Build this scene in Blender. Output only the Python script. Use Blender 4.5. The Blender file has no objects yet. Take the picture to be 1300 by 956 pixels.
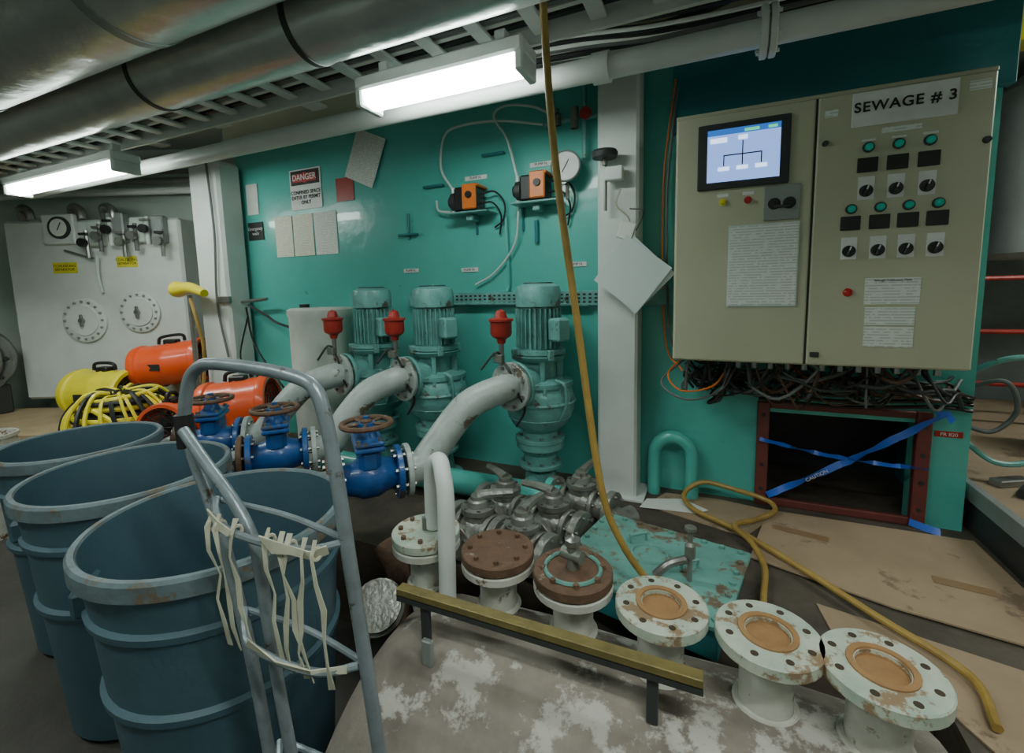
import bpy, bmesh, math, random
from mathutils import Matrix, Vector, Euler
random.seed(7)
V=Vector
# ---------------------------------------------------------------- materials
def mat(name,col,rough=.5,metal=0,col2=None,scale=8,amt=.5,bump=0.0,bscale=40,spots=None,sp_th=.62,sp_scale=12,coat=0,emis=None,estr=0,trans=0):
    m=bpy.data.materials.new(name); m.use_nodes=True
    nt=m.node_tree; b=nt.nodes['Principled BSDF']
    b.inputs['Roughness'].default_value=rough; b.inputs['Metallic'].default_value=metal
    b.inputs['Coat Weight'].default_value=coat
    tc=nt.nodes.new('ShaderNodeTexCoord')
    if col2 is None: col2=tuple(c*.6 for c in col)
    n=nt.nodes.new('ShaderNodeTexNoise'); n.inputs['Scale'].default_value=scale; n.inputs['Detail'].default_value=6; n.inputs['Roughness'].default_value=.6
    nt.links.new(tc.outputs['Object'],n.inputs['Vector'])
    r=nt.nodes.new('ShaderNodeValToRGB'); r.color_ramp.elements[0].position=.5-.25; r.color_ramp.elements[1].position=.5+.1
    c2=tuple(col[i]*(1-amt)+col2[i]*amt for i in range(3))
    r.color_ramp.elements[0].color=(*c2,1); r.color_ramp.elements[1].color=(*col,1)
    nt.links.new(n.outputs['Fac'],r.inputs['Fac'])
    out=r.outputs['Color']
    if spots:
        n2=nt.nodes.new('ShaderNodeTexNoise'); n2.inputs['Scale'].default_value=sp_scale; n2.inputs['Detail'].default_value=8; n2.inputs['Roughness'].default_value=.7
        nt.links.new(tc.outputs['Object'],n2.inputs['Vector'])
        r2=nt.nodes.new('ShaderNodeValToRGB'); r2.color_ramp.elements[0].position=sp_th-.02; r2.color_ramp.elements[1].position=sp_th+.03
        nt.links.new(n2.outputs['Fac'],r2.inputs['Fac'])
        mx=nt.nodes.new('ShaderNodeMix'); mx.data_type='RGBA'
        nt.links.new(r2.outputs['Color'],mx.inputs[0]); nt.links.new(out,mx.inputs[6]); mx.inputs[7].default_value=(*spots,1)
        out=mx.outputs[2]
    nt.links.new(out,b.inputs['Base Color'])
    if bump:
        n3=nt.nodes.new('ShaderNodeTexNoise'); n3.inputs['Scale'].default_value=bscale; n3.inputs['Detail'].default_value=4
        nt.links.new(tc.outputs['Object'],n3.inputs['Vector'])
        bp=nt.nodes.new('ShaderNodeBump'); bp.inputs['Strength'].default_value=bump; bp.inputs['Distance'].default_value=.01
        nt.links.new(n3.outputs['Fac'],bp.inputs['Height']); nt.links.new(bp.outputs['Normal'],b.inputs['Normal'])
    if emis:
        b.inputs['Emission Color'].default_value=(*emis,1); b.inputs['Emission Strength'].default_value=estr
    return m
TEAL=mat('teal_paint',(.095,.49,.43),.28,0,(.06,.35,.31),1.6,.6,.35,12,spots=(.05,.22,.20),sp_th=.70,sp_scale=7,coat=.3)
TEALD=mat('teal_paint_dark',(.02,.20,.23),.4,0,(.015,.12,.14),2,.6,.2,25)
PTEAL=mat('pump_teal',(.16,.41,.38),.36,0,(.085,.22,.20),12,.85,.2,60,spots=(.10,.085,.06),sp_th=.61,sp_scale=13)
HTEAL=mat('hatch_teal',(.14,.34,.30),.5,0,(.07,.18,.155),5,.9,.2,40,spots=(.15,.11,.075),sp_th=.55,sp_scale=8)
WHITE=mat('white_paint',(.66,.70,.68),.4,0,(.5,.53,.51),5,.5,.08,30)
DWHITE=mat('dirty_white_paint',(.58,.58,.52),.5,0,(.34,.32,.27),9,.8,.15,50,spots=(.16,.10,.05),sp_th=.59,sp_scale=14)
CREAM=mat('far_wall_paint',(.50,.59,.53),.5,0,(.36,.43,.40),1.5,.6,.1,20)
BEIGE=mat('cabinet_beige',(.51,.505,.37),.42,0,(.43,.425,.31),2.5,.6,.05,60,spots=(.36,.35,.26),sp_th=.69,sp_scale=9)
PIPEG=mat('pipe_grey_paint',(.42,.48,.46),.36,0,(.24,.27,.26),8,.85,.15,50,spots=(.14,.11,.075),sp_th=.60,sp_scale=12)
FOIL=mat('duct_foil',(.62,.65,.63),.33,.55,(.38,.41,.41),5,.6,.9,8)
BLUEV=mat('valve_blue',(.015,.095,.32),.35,0,(.01,.05,.17),18,.6,.1,50,spots=(.10,.08,.06),sp_th=.60,coat=.2)
BIN=mat('bin_plastic',(.055,.115,.15),.5,0,(.035,.075,.10),4,.7,.1,60,spots=(.10,.14,.16),sp_th=.68,sp_scale=10)
BINR=mat('bin_rim_scuffed',(.13,.18,.20),.55,0,(.05,.06,.06),10,.8,.2,60,spots=(.14,.11,.075),sp_th=.58,sp_scale=12)
BLACK=mat('black_plastic',(.012,.012,.013),.45)
DARK=mat('dark_grey_metal',(.05,.055,.055),.5,.3)
FARG=mat('far_grey_paint',(.22,.24,.23),.6,0,(.10,.11,.11),2,.8,.1,20)
CABLE=mat('grey_cable',(.14,.145,.14),.5)
BCABLE=mat('brown_cable',(.10,.05,.03),.5)
STEEL=mat('worn_steel',(.33,.33,.32),.35,.8,(.2,.19,.17),20,.6)
TRUCKM=mat('truck_grey_paint',(.25,.30,.33),.35,.35,(.15,.17,.18),22,.7,.1,60,spots=(.10,.08,.06),sp_th=.63,sp_scale=25)
BRONZE=mat('valve_bronze',(.20,.21,.18),.4,.35,(.09,.085,.07),18,.7,.2,60,spots=(.09,.20,.19),sp_th=.6,sp_scale=20)
MANI=mat('manifold_gunmetal',(.27,.28,.25),.34,.45,(.12,.11,.09),14,.9,.25,60,spots=(.12,.09,.06),sp_th=.62,sp_scale=12)
RUST=mat('rusty_steel',(.16,.09,.055),.7,.2,(.07,.045,.035),22,.8,.4,60,spots=(.33,.31,.26),sp_th=.64,sp_scale=14)
RUSTP=mat('rusty_floor',(.10,.082,.062),.7,.1,(.04,.034,.028),6,.9,.4,40)
WOOD=mat('gasket_brown',(.34,.19,.08),.6,0,(.2,.11,.05),20,.7)
HOLE=mat('bolt_hole',(.05,.035,.02),.8)
GGREEN=mat('flange_green_white',(.50,.53,.44),.5,0,(.24,.36,.30),10,.95,.2,60,spots=(.25,.17,.10),sp_th=.545,sp_scale=14)
CARD=mat('cardboard',(.35,.255,.165),.75,0,(.24,.175,.11),3,.8,.1,90,spots=(.20,.14,.09),sp_th=.60,sp_scale=4)
TAPEB=mat('packing_tape',(.27,.17,.09),.3,0,(.22,.14,.07),5,.5)
PLY=mat('plywood',(.42,.32,.19),.65,0,(.28,.20,.11),6,.7)
RED=mat('red_paint',(.40,.03,.02),.35,0,(.25,.02,.015),15,.6)
ORANGE=mat('blower_orange',(.85,.10,.02),.32,0,(.55,.06,.02),6,.4,coat=.3)
YELLOW=mat('blower_yellow',(.80,.68,.03),.35,0,(.5,.42,.03),8,.4,coat=.2)
SIGNY=mat('label_yellow',(.75,.68,.05),.5)
PAPER=mat('plain_paper',(.72,.74,.70),.6,0,(.6,.62,.58),5,.4)
SHINYP=mat('laminated_paper',(.66,.74,.74),.22,0,(.6,.68,.68),3,.4,.1,8,coat=.5)
REDF=mat('red_oxide_frame',(.19,.045,.04),.5,0,(.10,.03,.025),10,.7)
TAPE=mat('blue_tape',(.02,.12,.62),.3,0,(.01,.07,.4),8,.4)
HOSE=mat('yellow_hose',(.38,.25,.06),.4,0,(.20,.12,.03),14,.7)
STRAP=mat('cotton_strap',(.50,.49,.38),.85,0,(.32,.30,.22),18,.7)
TANKM=mat('tank_insulation',(.27,.235,.20),.75,0,(.11,.09,.075),5,.9,.5,18,spots=(.46,.44,.40),sp_th=.55,sp_scale=6)
BARY=mat('brass_bar',(.22,.175,.06),.45,.3,(.10,.08,.035),14,.8,.2,50)
FLOORM=mat('floor_dark',(.065,.06,.052),.6,0,(.03,.027,.025),5,.8,.2,30)
CEIL=mat('ceiling_paint',(.42,.45,.43),.6,0,(.3,.32,.31),3,.6)
CLEAR=mat('clear_tube',(.60,.70,.66),.25,0,(.5,.6,.56),5,.3)
GREENL=mat('green_lamp',(.0,.22,.16),.2,0,emis=(.0,.5,.35),estr=.12)
REDL=mat('red_lamp',(.5,.02,.02),.25)
ORL=mat('dosing_orange',(.80,.20,.03),.4)
DRUM=mat('drum_white',(.62,.66,.60),.5,0,(.42,.44,.38),5,.7,spots=(.3,.25,.17),sp_th=.66)
LAMPE=mat('lamp_diffuser',(.9,1,.95),.4,emis=(.90,1.0,.93),estr=33)
SCRB=mat('screen_glow',(.1,.2,.5),.2,emis=(.24,.40,.85),estr=1.4)
SCRW=mat('screen_white',(.8,.9,1),.2,emis=(.6,.75,1),estr=2)
SCRD=mat('screen_bar',(.02,.1,.4),.2,emis=(.03,.16,.55),estr=1.0)
SCRG=mat('screen_green',(.1,.6,.3),.2,emis=(.1,.9,.4),estr=1)
TXT=mat('print_black',(.02,.02,.02),.6)
TXTR=mat('print_red',(.6,.03,.03),.5)
TXTW=mat('print_white',(.8,.8,.8),.5)
ALU=mat('grating_grey',(.30,.33,.32),.4,.3)
def printed(name,base):
    m=mat(name,base,.55,0,tuple(c*.9 for c in base),4,.4); nt=m.node_tree; b=nt.nodes['Principled BSDF']
    src=b.inputs['Base Color'].links[0].from_socket
    tc=nt.nodes.new('ShaderNodeTexCoord'); sp=nt.nodes.new('ShaderNodeSeparateXYZ'); nt.links.new(tc.outputs['Object'],sp.inputs[0])
    mu=nt.nodes.new('ShaderNodeMath'); mu.operation='MULTIPLY'; mu.inputs[1].default_value=95; nt.links.new(sp.outputs['Z'],mu.inputs[0])
    fr=nt.nodes.new('ShaderNodeMath'); fr.operation='FRACT'; nt.links.new(mu.outputs[0],fr.inputs[0])
    gt=nt.nodes.new('ShaderNodeMath'); gt.operation='GREATER_THAN'; gt.inputs[1].default_value=.62; nt.links.new(fr.outputs[0],gt.inputs[0])
    n=nt.nodes.new('ShaderNodeTexNoise'); n.inputs['Scale'].default_value=60; nt.links.new(tc.outputs['Object'],n.inputs['Vector'])
    g2=nt.nodes.new('ShaderNodeMath'); g2.operation='GREATER_THAN'; g2.inputs[1].default_value=.44; nt.links.new(n.outputs['Fac'],g2.inputs[0])
    ml=nt.nodes.new('ShaderNodeMath'); ml.operation='MULTIPLY'; nt.links.new(gt.outputs[0],ml.inputs[0]); nt.links.new(g2.outputs[0],ml.inputs[1])
    m2=nt.nodes.new('ShaderNodeMath'); m2.operation='MULTIPLY'; m2.inputs[1].default_value=.32; nt.links.new(ml.outputs[0],m2.inputs[0])
    mx=nt.nodes.new('ShaderNodeMix'); mx.data_type='RGBA'; nt.links.new(m2.outputs[0],mx.inputs[0]); nt.links.new(src,mx.inputs[6]); mx.inputs[7].default_value=(.05,.05,.05,1)
    nt.links.new(mx.outputs[2],b.inputs['Base Color']); return m
PRINT=printed('printed_paper',(.76,.80,.76)); PRINTY=printed('printed_paper_aged',(.76,.76,.62))
# ---------------------------------------------------------------- builder
def frame(ax):
    ax=V(ax).normalized(); u=ax.orthogonal().normalized(); 
    if abs(ax.z)<.95: u=V((0,0,1)).cross(ax).normalized()
    else: u=V((1,0,0))-ax*ax.x; u.normalize()
    w=ax.cross(u); return ax,u,w
class B:
    def __init__(s,name): s.name=name; s.v=[]; s.f=[]; s.mi=[]; s.m=[]; s.kids=[]
    def idx(s,m):
        if m not in s.m: s.m.append(m)
        return s.m.index(m)
    def add(s,vs,fs,m):
        o=len(s.v); s.v+= [V(p) for p in vs]; i=s.idx(m)
        for f in fs: s.f.append([o+k for k in f]); s.mi.append(i)
    def box(s,c,d,m,rot=None,bev=.004):
        bm=bmesh.new(); bmesh.ops.create_cube(bm,size=1)
        bmesh.ops.scale(bm,vec=V(d),verts=bm.verts)
        bev=min(bev,min(d)*.3)
        if bev>0: bmesh.ops.bevel(bm,geom=bm.edges[:],offset=bev,segments=1,affect='EDGES')
        M=Matrix.Identity(3)
        if rot is not None: M=rot if isinstance(rot,Matrix) else Euler([math.radians(a) for a in rot]).to_matrix()
        bm.verts.index_update()
        s.add([M@v.co+V(c) for v in bm.verts],[[v.index for v in f.verts] for f in bm.faces],m); bm.free()
    def ext(s,x0,x1,y0,y1,z0,z1,m,bev=.004): s.box(((x0+x1)/2,(y0+y1)/2,(z0+z1)/2),(x1-x0,y1-y0,z1-z0),m,bev=bev)
    def lathe(s,p,ax,prof,m,seg=24,sy=1.0):
        p=V(p); ax,u,w=frame(ax); vs=[]; fs=[]; rings=[]
        for t,r in prof:
            if r<=1e-5: rings.append([len(vs)]); vs.append(p+ax*t)
            else:
                rings.append(list(range(len(vs),len(vs)+seg)))
                for k in range(seg):
                    a=2*math.pi*k/seg; vs.append(p+ax*t+u*(r*math.cos(a))+w*(r*sy*math.sin(a)))
        for a,b in zip(rings,rings[1:]):
            if len(a)==1 and len(b)==1: continue
            for k in range(seg):
                k2=(k+1)%seg
                if len(a)==1: fs.append([a[0],b[k],b[k2]])
                elif len(b)==1: fs.append([a[k],b[0],a[k2]])
                else: fs.append([a[k],a[k2],b[k2],b[k]])
        s.add(vs,fs,m)
    def cyl(s,a,b,r,m,seg=20,r2=None,cap=True):
        a=V(a);b=V(b);L=(b-a).length; r2=r if r2 is None else r2
        pr=[(0,r),(L,r2)]
        if cap: pr=[(0,0)]+pr+[(L,0)]
        s.lathe(a,b-a,pr,m,seg)
    def ring(s,p,ax,R,r,m,seg=32,rs=8,tilt=None):
        p=V(p); ax,u,w=frame(ax); vs=[];fs=[]
        for i in range(seg):
            a=2*math.pi*i/seg; d=u*math.cos(a)+w*math.sin(a)
            for j in range(rs):
                b=2*math.pi*j/rs; vs.append(p+d*(R+r*math.cos(b))+ax*(r*math.sin(b)))
        for i in range(seg):
            for j in range(rs):
                i2=(i+1)%seg;j2=(j+1)%rs
                fs.append([i*rs+j,i2*rs+j,i2*rs+j2,i*rs+j2])
        s.add(vs,fs,m)
    def tube(s,pts,r,m,seg=10,sub=6,smooth=True,cap=True,rfun=None):
        pts=[V(p) for p in pts]
        if smooth and len(pts)>2:
            q=[pts[0]*2-pts[1]]+pts+[pts[-1]*2-pts[-2]]; out=[]
            for i in range(1,len(q)-2):
                p0,p1,p2,p3=q[i-1:i+3]
                for k in range(sub):
                    t=k/sub
                    out.append(.5*((2*p1)+(p2-p0)*t+(2*p0-5*p1+4*p2-p3)*t*t+(3*p1-p0-3*p2+p3)*t**3))
            out.append(pts[-1]); pts=out
        n=len(pts); T=[(pts[min(i+1,n-1)]-pts[max(i-1,0)]).normalized() for i in range(n)]
        u=T[0].orthogonal().normalized(); vs=[];fs=[]
        for i in range(n):
            u=(u-T[i]*u.dot(T[i])).normalized(); w=T[i].cross(u)
            rr=r if rfun is None else r*rfun(i/(n-1))
            for k in range(seg):
                a=2*math.pi*k/seg; vs.append(pts[i]+u*(rr*math.cos(a))+w*(rr*math.sin(a)))
        for i in range(n-1):
            for k in range(seg):
                k2=(k+1)%seg; fs.append([i*seg+k,i*seg+k2,(i+1)*seg+k2,(i+1)*seg+k])
        if cap: fs.append(list(range(seg))[::-1]); fs.append([(n-1)*seg+k for k in range(seg)])
        s.add(vs,fs,m)
    def flange(s,c,ax,R,r,th,m,bm=None,nb=8,hole=0,seg=32,holes=False):
        ax=V(ax).normalized(); c=V(c)
        pr=[(-th/2,hole),(-th/2,R-.003),(-th/2+.003,R),(th/2-.003,R),(th/2,R-.003),(th/2,hole)]
        if hole>0: pr.append((-th/2,hole))
        s.lathe(c,ax,pr,m,seg)
        bm=bm or m; a_,u,w=frame(ax); rb=(R+max(r,hole))/2
        for k in range(nb):
            a=2*math.pi*(k+.5)/nb; d=u*math.cos(a)+w*math.sin(a)
            if holes: s.lathe(c+d*rb-ax*(th/2+.0006),ax,[(0,0),(0,R*.075),(th+.0012,R*.075),(th+.0012,0)],HOLE,12)
            else: s.lathe(c+d*rb-ax*(th/2+.01),ax,[(0,0),(0,R*.075),(th+.02,R*.075),(th+.02,0)],bm,6)
    def strip(s,pts,wd,th,m,side=(1,0,0)):
        P_=[V(p) for p in pts]; n_=len(P_); vs=[];fs=[]
        for i,p in enumerate(P_):
            t=(P_[min(i+1,n_-1)]-P_[max(i-1,0)]).normalized(); sd=V(side); sd=(sd-t*sd.dot(t)).normalized(); nn=t.cross(sd)
            w_=wd/2*(1+.25*math.sin(i*2.3)); a=.5*math.sin(i*1.7+P_[0].x*40); sd2=sd*math.cos(a)+nn*math.sin(a); nn2=t.cross(sd2)
            vs+=[p+sd2*w_+nn2*th/2,p-sd2*w_+nn2*th/2,p-sd2*w_-nn2*th/2,p+sd2*w_-nn2*th/2]
        for i in range(n_-1):
            for k in range(4): fs.append([4*i+k,4*i+(k+1)%4,4*i+4+(k+1)%4,4*i+4+k])
        fs.append([3,2,1,0]); fs.append([4*n_-4,4*n_-3,4*n_-2,4*n_-1]); s.add(vs,fs,m)
    def text(s,t,loc,size,m,rot=(90,0,0),align='CENTER',bold=0,sp=1.0):
        s.kids.append((t,loc,size,m,rot,align,bold,sp))
    def done(s,ang=35):
        me=bpy.data.meshes.new(s.name)
        lo=V([min(v[i] for v in s.v) for i in range(3)]); hi=V([max(v[i] for v in s.v) for i in range(3)])
        c=V(((lo.x+hi.x)/2,(lo.y+hi.y)/2,lo.z))
        me.from_pydata([v-c for v in s.v],[],s.f)
        for m in s.m: me.materials.append(m)
        me.polygons.foreach_set('material_index',s.mi)
        bm=bmesh.new(); bm.from_mesh(me); bmesh.ops.recalc_face_normals(bm,faces=bm.faces); bm.to_mesh(me); bm.free()
        me.polygons.foreach_set('use_smooth',[True]*len(me.polygons)); me.set_sharp_from_angle(angle=math.radians(ang)); me.update()
        o=bpy.data.objects.new(s.name,me); o.location=c; bpy.context.collection.objects.link(o)
        for i,(t,loc,size,m,rot,al,bold,sp) in enumerate(s.kids):
            cu=bpy.data.curves.new('lettering','FONT'); cu.body=t; cu.size=size; cu.align_x=al; cu.align_y='CENTER'; cu.offset=bold; cu.space_character=sp
            cu.materials.append(m); cu.extrude=.0004
            k=bpy.data.objects.new('lettering_%d'%(i+1),cu); k.location=V(loc)-c; k.rotation_euler=[math.radians(a) for a in rot]
            k.parent=o; bpy.context.collection.objects.link(k)
        return o
# ---------------------------------------------------------------- room shell
b=B('floor'); b.ext(-8,.55,-2,1.4,-.5,-.4,FLOORM,0); b.ext(-8,.55,1.4,5,-.5,-.42,FLOORM,0); b.ext(.55,3.2,-2,5,-.5,-.42,FLOORM,0); b.done()
b=B('floor_platform'); b.ext(-8,3.2,1.4,5,-.4,0,RUSTP,0); b.ext(.55,3.2,-2,1.4,-.4,0,RUSTP,0); b.done()
b=B('ceiling'); b.ext(-8,3.2,-2,5,2.35,2.45,CEIL,0); b.done()
b=B('wall_back'); b.ext(-3.3,.24,2.4,2.5,0,2.08,TEAL,0); b.ext(.24,.80,2.4,2.5,.45,2.08,TEAL,0); b.ext(.80,.97,2.4,2.5,0,2.08,TEAL,0)
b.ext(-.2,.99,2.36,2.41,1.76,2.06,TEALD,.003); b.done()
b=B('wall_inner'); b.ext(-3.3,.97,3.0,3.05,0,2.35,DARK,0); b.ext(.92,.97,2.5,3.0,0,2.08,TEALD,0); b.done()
d=V((.9135,.4067,0)); n=V((.4067,-.9135,0)); RZ=Matrix.Rotation(math.atan2(.4067,.9135),3,'Z')
b=B('wall_left'); p=V((-5.5,2.13,.98))-n*.08; b.box(p,(5.4,.08,2.8),CREAM,RZ,0); b.done()
b=B('wall_right'); b.ext(3.2,3.3,-2,5,-.4,2.35,CREAM,0); b.done()
b=B('wall_rear'); b.ext(-8,3.2,-2.1,-2,-.4,2.35,CREAM,0); b.done()
b=B('wall_far'); b.ext(.9,3.2,4.6,4.7,0,2.35,FARG,0); b.done()
b=B('wall_far_left'); b.ext(-8.1,-8,-2,5,-.4,2.35,CREAM,0); b.done()
# ---------------------------------------------------------------- pillars
b=B('steel_pillar'); b.ext(-.52,-.33,2.2,2.36,0,2.08,WHITE,.012); b.ext(-.56,-.29,2.17,2.39,0,.015,WHITE,.003); b.done()
b=B('steel_pillar'); b.ext(-3.55,-3.22,2.2,2.38,0,2.0,WHITE,.02)
b.tube([(-3.3,2.18,2.0),(-3.28,2.18,1.5),(-3.32,2.18,1.0),(-3.25,2.18,.6)],.008,CABLE,6); b.box((-3.25,2.19,1.02),(.12,.03,.05),STEEL)
b.tube([(-3.22,2.3,1.0),(-2.95,2.3,1.02)],.012,STEEL,6,smooth=False); b.done()
# ---------------------------------------------------------------- control cabinet
b=B('control_cabinet')
b.ext(-.16,.82,2.07,2.36,.73,1.72,BEIGE,.006)
b.ext(-.155,.322,2.05,2.07,.735,1.715,BEIGE,.005); b.ext(.330,.815,2.05,2.07,.735,1.715,BEIGE,.005); b.ext(.322,.330,2.062,2.07,.735,1.715,DARK,0)
b.ext(-.16,.82,2.06,2.36,1.715,1.73,BEIGE,.003)
Y=2.05
b.ext(-.075,.245,Y-.012,Y,1.425,1.675,DARK,.006); b.ext(-.04,.212,Y-.014,Y-.010,1.452,1.65,SCRB,0)
b.ext(-.04,.212,Y-.0155,Y-.013,1.628,1.65,SCRD,0)
b.ext(-.03,.03,Y-.017,Y-.014,1.60,1.618,SCRW,0)
for x,z,w,h in [(.085,1.612,.016,.016),(.02,1.50,.02,.014),(.085,1.50,.02,.014),(.15,1.50,.02,.014)]: b.ext(x-w,x+w,Y-.017,Y-.014,z-h/2,z+h/2,SCRW,0)
b.ext(.083,.087,Y-.017,Y-.014,1.51,1.60,TXT,0); b.ext(.018,.152,Y-.017,Y-.014,1.548,1.552,TXT,0)
for x in (.02,.15): b.ext(x-.002,x+.002,Y-.017,Y-.014,1.51,1.55,TXT,0)
b.ext(.09,.14,Y-.017,Y-.0155,1.632,1.642,SCRG,0); b.ext(.17,.2,Y-.017,Y-.0155,1.632,1.642,SCRG,0)
for x,m in ((.02,SIGNY),(.11,REDL)):
    b.lathe((x,Y,1.375),(0,-1,0),[(0,.014),(.006,.014),(.006,.009),(.014,.008),(.016,0)],m,14)
    b.ext(x-.02,x+.02,Y-.002,Y,1.395,1.407,TXTW,0)
b.ext(.165,.285,Y-.006,Y,1.29,1.42,ALU,.003); 
for x in (.2,.25): b.lathe((x,Y-.006,1.352),(0,-1,0),[(0,.022),(.003,.02),(.003,0)],TXT,16)
b.ext(.2,.25,Y-.02,Y-.005,1.335,1.345,DARK,.002)
b.ext(.43,.72,Y-.006,Y,1.592,1.708,TXTW,.002)
b.text('SEWAGE # 3',(.575,Y-.008,1.655),.046,TXT,bold=.001,sp=1.12)
b.ext(.52,.63,Y-.003,Y,1.562,1.58,PRINT,0)
def knob(x,z):
    b.ext(x-.024,x+.024,Y-.003,Y,z-.035,z+.045,TXTW,.001); b.lathe((x,Y-.003,z-.005),(0,-1,0),[(0,.021),(.008,.02),(.008,0)],BLACK,16); b.box((x,Y-.017,z-.005),(.009,.016,.036),BLACK,(0,20,0)); b.box((x,Y-.0255,z+.004),(.004,.001,.014),TXTW,(0,20,0),0)
def lampi(x,z): b.lathe((x,Y,z),(0,-1,0),[(0,.018),(.006,.018),(.007,.0125)],DARK,14); b.lathe((x,Y-.005,z),(0,-1,0),[(0,.013),(.012,.011),(.017,0)],GREENL,14)
for x in (.485,.57,.655):
    lampi(x,1.52); b.ext(x-.03,x+.03,Y-.006,Y,1.435,1.485,TXT,.002); knob(x,1.375); b.ext(x-.02,x+.02,Y-.003,Y,1.54,1.548,PRINT,0)
for x in (.445,.53,.61,.69):
    lampi(x,1.31); b.ext(x-.03,x+.03,Y-.006,Y,1.235,1.285,TXT,.002); knob(x,1.165)
b.ext(.50,.66,Y-.003,Y,.965,1.06,PRINT,.001); b.ext(.505,.65,Y-.003,Y,.89,.955,PRINT,.001); b.ext(.505,.65,Y-.003,Y,.81,.885,PRINT,.001)
b.text('Sewage Treatment Plant',(.58,Y-.004,1.052),.011,TXT)
b.lathe((.45,Y,1.01),(0,-1,0),[(0,.016),(.006,.015),(.01,.012),(.014,0)],REDL,14)
b.box((.355,Y-.004,.775),(.03,.008,.02),DARK); b.ext(.35,.39,Y-.003,Y,1.64,1.665,PRINT,0)
b.ext(.745,.80,Y-.003,Y,1.66,1.69,PRINT,0); b.lathe((.80,Y,1.5),(0,-1,0),[(0,.012),(.01,.01),(.01,0)],DARK,10); b.lathe((.355,Y,1.55),(0,-1,0),[(0,.01),(.01,.01),(.01,0)],DARK,10)
b.done()
b=B('posted_document'); b.ext(.05,.283,2.042,2.046,.965,1.275,PRINT,0); b.ext(.045,.288,2.046,2.049,.96,1.28,SHINYP,0); b.done()
# cables below cabinet
b=B('cable_bundle')
for i in range(64):
    x=random.uniform(-.12,.76); y=random.uniform(2.12,2.32); x2=x+random.uniform(-.25,.3); x2=min(max(x2,-.12),.84)
    zz=random.uniform(.55,.67); m=random.choice([BLACK,BLACK,DARK,BLACK,BCABLE,CABLE,ORL if i%4==0 else DARK]); r=random.uniform(.004,.009)
    b.tube([(x,y,.728),(x+random.uniform(-.03,.03),y,.69),((x+x2)/2,y+random.uniform(-.05,.03),zz),(x2,min(y+.03,2.36),zz+random.uniform(-.03,.05)),(x2+random.uniform(.03,.12),2.37,random.uniform(.52,.66))],r,m,6,4)
for i in range(12):
    x=.1+i*.06; b.lathe((x,2.15,.697),(0,0,1),[(0,.006),(0,.012),(.02,.012),(.032,.010),(.032,0)],STEEL,8)
b.ext(-.1,.82,2.33,2.39,.60,.63,DARK,.003)
for z in (.52,.545,.57): b.tube([(.2,2.36,z),(.5,2.34,z-.01),(.85,2.37,z+.01),(.96,2.38,z)],.009,BLACK,6)
b.tube([(-.12,2.2,.73),(-.18,2.1,.66),(-.12,2.05,.6),(0,2.08,.62),(.06,2.2,.68)],.004,ORL,6); b.tube([(-.1,2.2,.73),(-.21,2.12,.62),(-.1,2.06,.56),(.03,2.1,.6),(.1,2.2,.7)],.005,CABLE,6)
b.tube([(-.18,2.34,1.95),(-.22,2.36,1.5),(-.2,2.3,.9),(-.16,2.3,.7)],.006,CABLE,6); b.tube([(-.19,2.36,2.0),(-.24,2.37,1.5),(-.22,2.36,.8),(-.13,2.3,.64)],.005,ORL,6)
b.done()
# opening frame + tape
b=B('access_hatch_frame'); 
b.ext(.20,.25,2.37,2.41,-.0,.5,REDF); b.ext(.79,.84,2.37,2.41,0,.5,REDF); b.ext(.25,.79,2.38,2.405,0,.035,REDF); b.ext(.25,.79,2.385,2.405,.47,.5,REDF)
for z in (.08,.2,.32,.44):
    for x in (.225,.815): b.lathe((x,2.372,z),(0,-1,0),[(0,.009),(.008,.009),(.008,0)],DARK,6)
b.done()
def ribbon(b,pts,w,m,tw=0):
    pts=[V(p) for p in pts]; vs=[];fs=[]
    for i,p in enumerate(pts):
        t=(pts[min(i+1,len(pts)-1)]-pts[max(i-1,0)]).normalized(); s=V((0,-1,0)).cross(t).normalized()
        a=tw*math.sin(i*.9); s=s*math.cos(a)+V((0,1,0))*math.sin(a); vs+= [p+s*w/2,p-s*w/2]
    for i in range(len(pts)-1): fs.append([2*i,2*i+1,2*i+3,2*i+2])
    b.add(vs,fs,m)
b=B('caution_tape')
ribbon(b,[V((.25,2.352,.06)).lerp(V((.86,2.352,.50)),i/20)+V((0,-.004*math.sin(i*2),-.012*math.sin(i*math.pi/20))) for i in range(21)],.030,TAPE,.7)
ribbon(b,[V((.21,2.348,.33)).lerp(V((.83,2.348,.27)),i/20)+V((0,-.004*math.sin(i*1.7),-.02*math.sin(i*math.pi/20))) for i in range(21)],.020,TAPE,1.1)
ribbon(b,[(.84,2.35,.5),(.87,2.34,.51),(.89,2.34,.48)],.03,TAPE,.5); ribbon(b,[(.78,2.352,.03),(.82,2.33,.025),(.87,2.31,.02)],.03,TAPE,.6)
b.text('CAUTION',(.44,2.338,.188),.022,TXTW,(90,-36,0)); b.done()
b=B('section_label'); b.ext(.855,.945,2.394,2.399,.40,.425,RED,0); b.text('FR 820',(.9,2.392,.412),.02,TXTW); b.done()
b=B('return_bend_pipe'); b.tube([(-.26,2.33,.0),(-.26,2.33,.18),(-.25,2.33,.25),(-.20,2.33,.295),(-.14,2.33,.295),(-.09,2.33,.25),(-.08,2.33,.18),(-.08,2.33,.0)],.032,TEAL,14); b.done()
b=B('perforated_cable_tray'); b.ext(-1.75,-.55,2.36,2.395,.955,1.035,PTEAL,.003); b.ext(-.32,-.19,2.36,2.395,.955,1.035,PTEAL,.003)
for i in range(38):
    x=-1.72+i*.031
    for z in (.975,.995,1.015): b.ext(x,x+.015,2.357,2.361,z-.005,z+.005,TXT,0)
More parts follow.
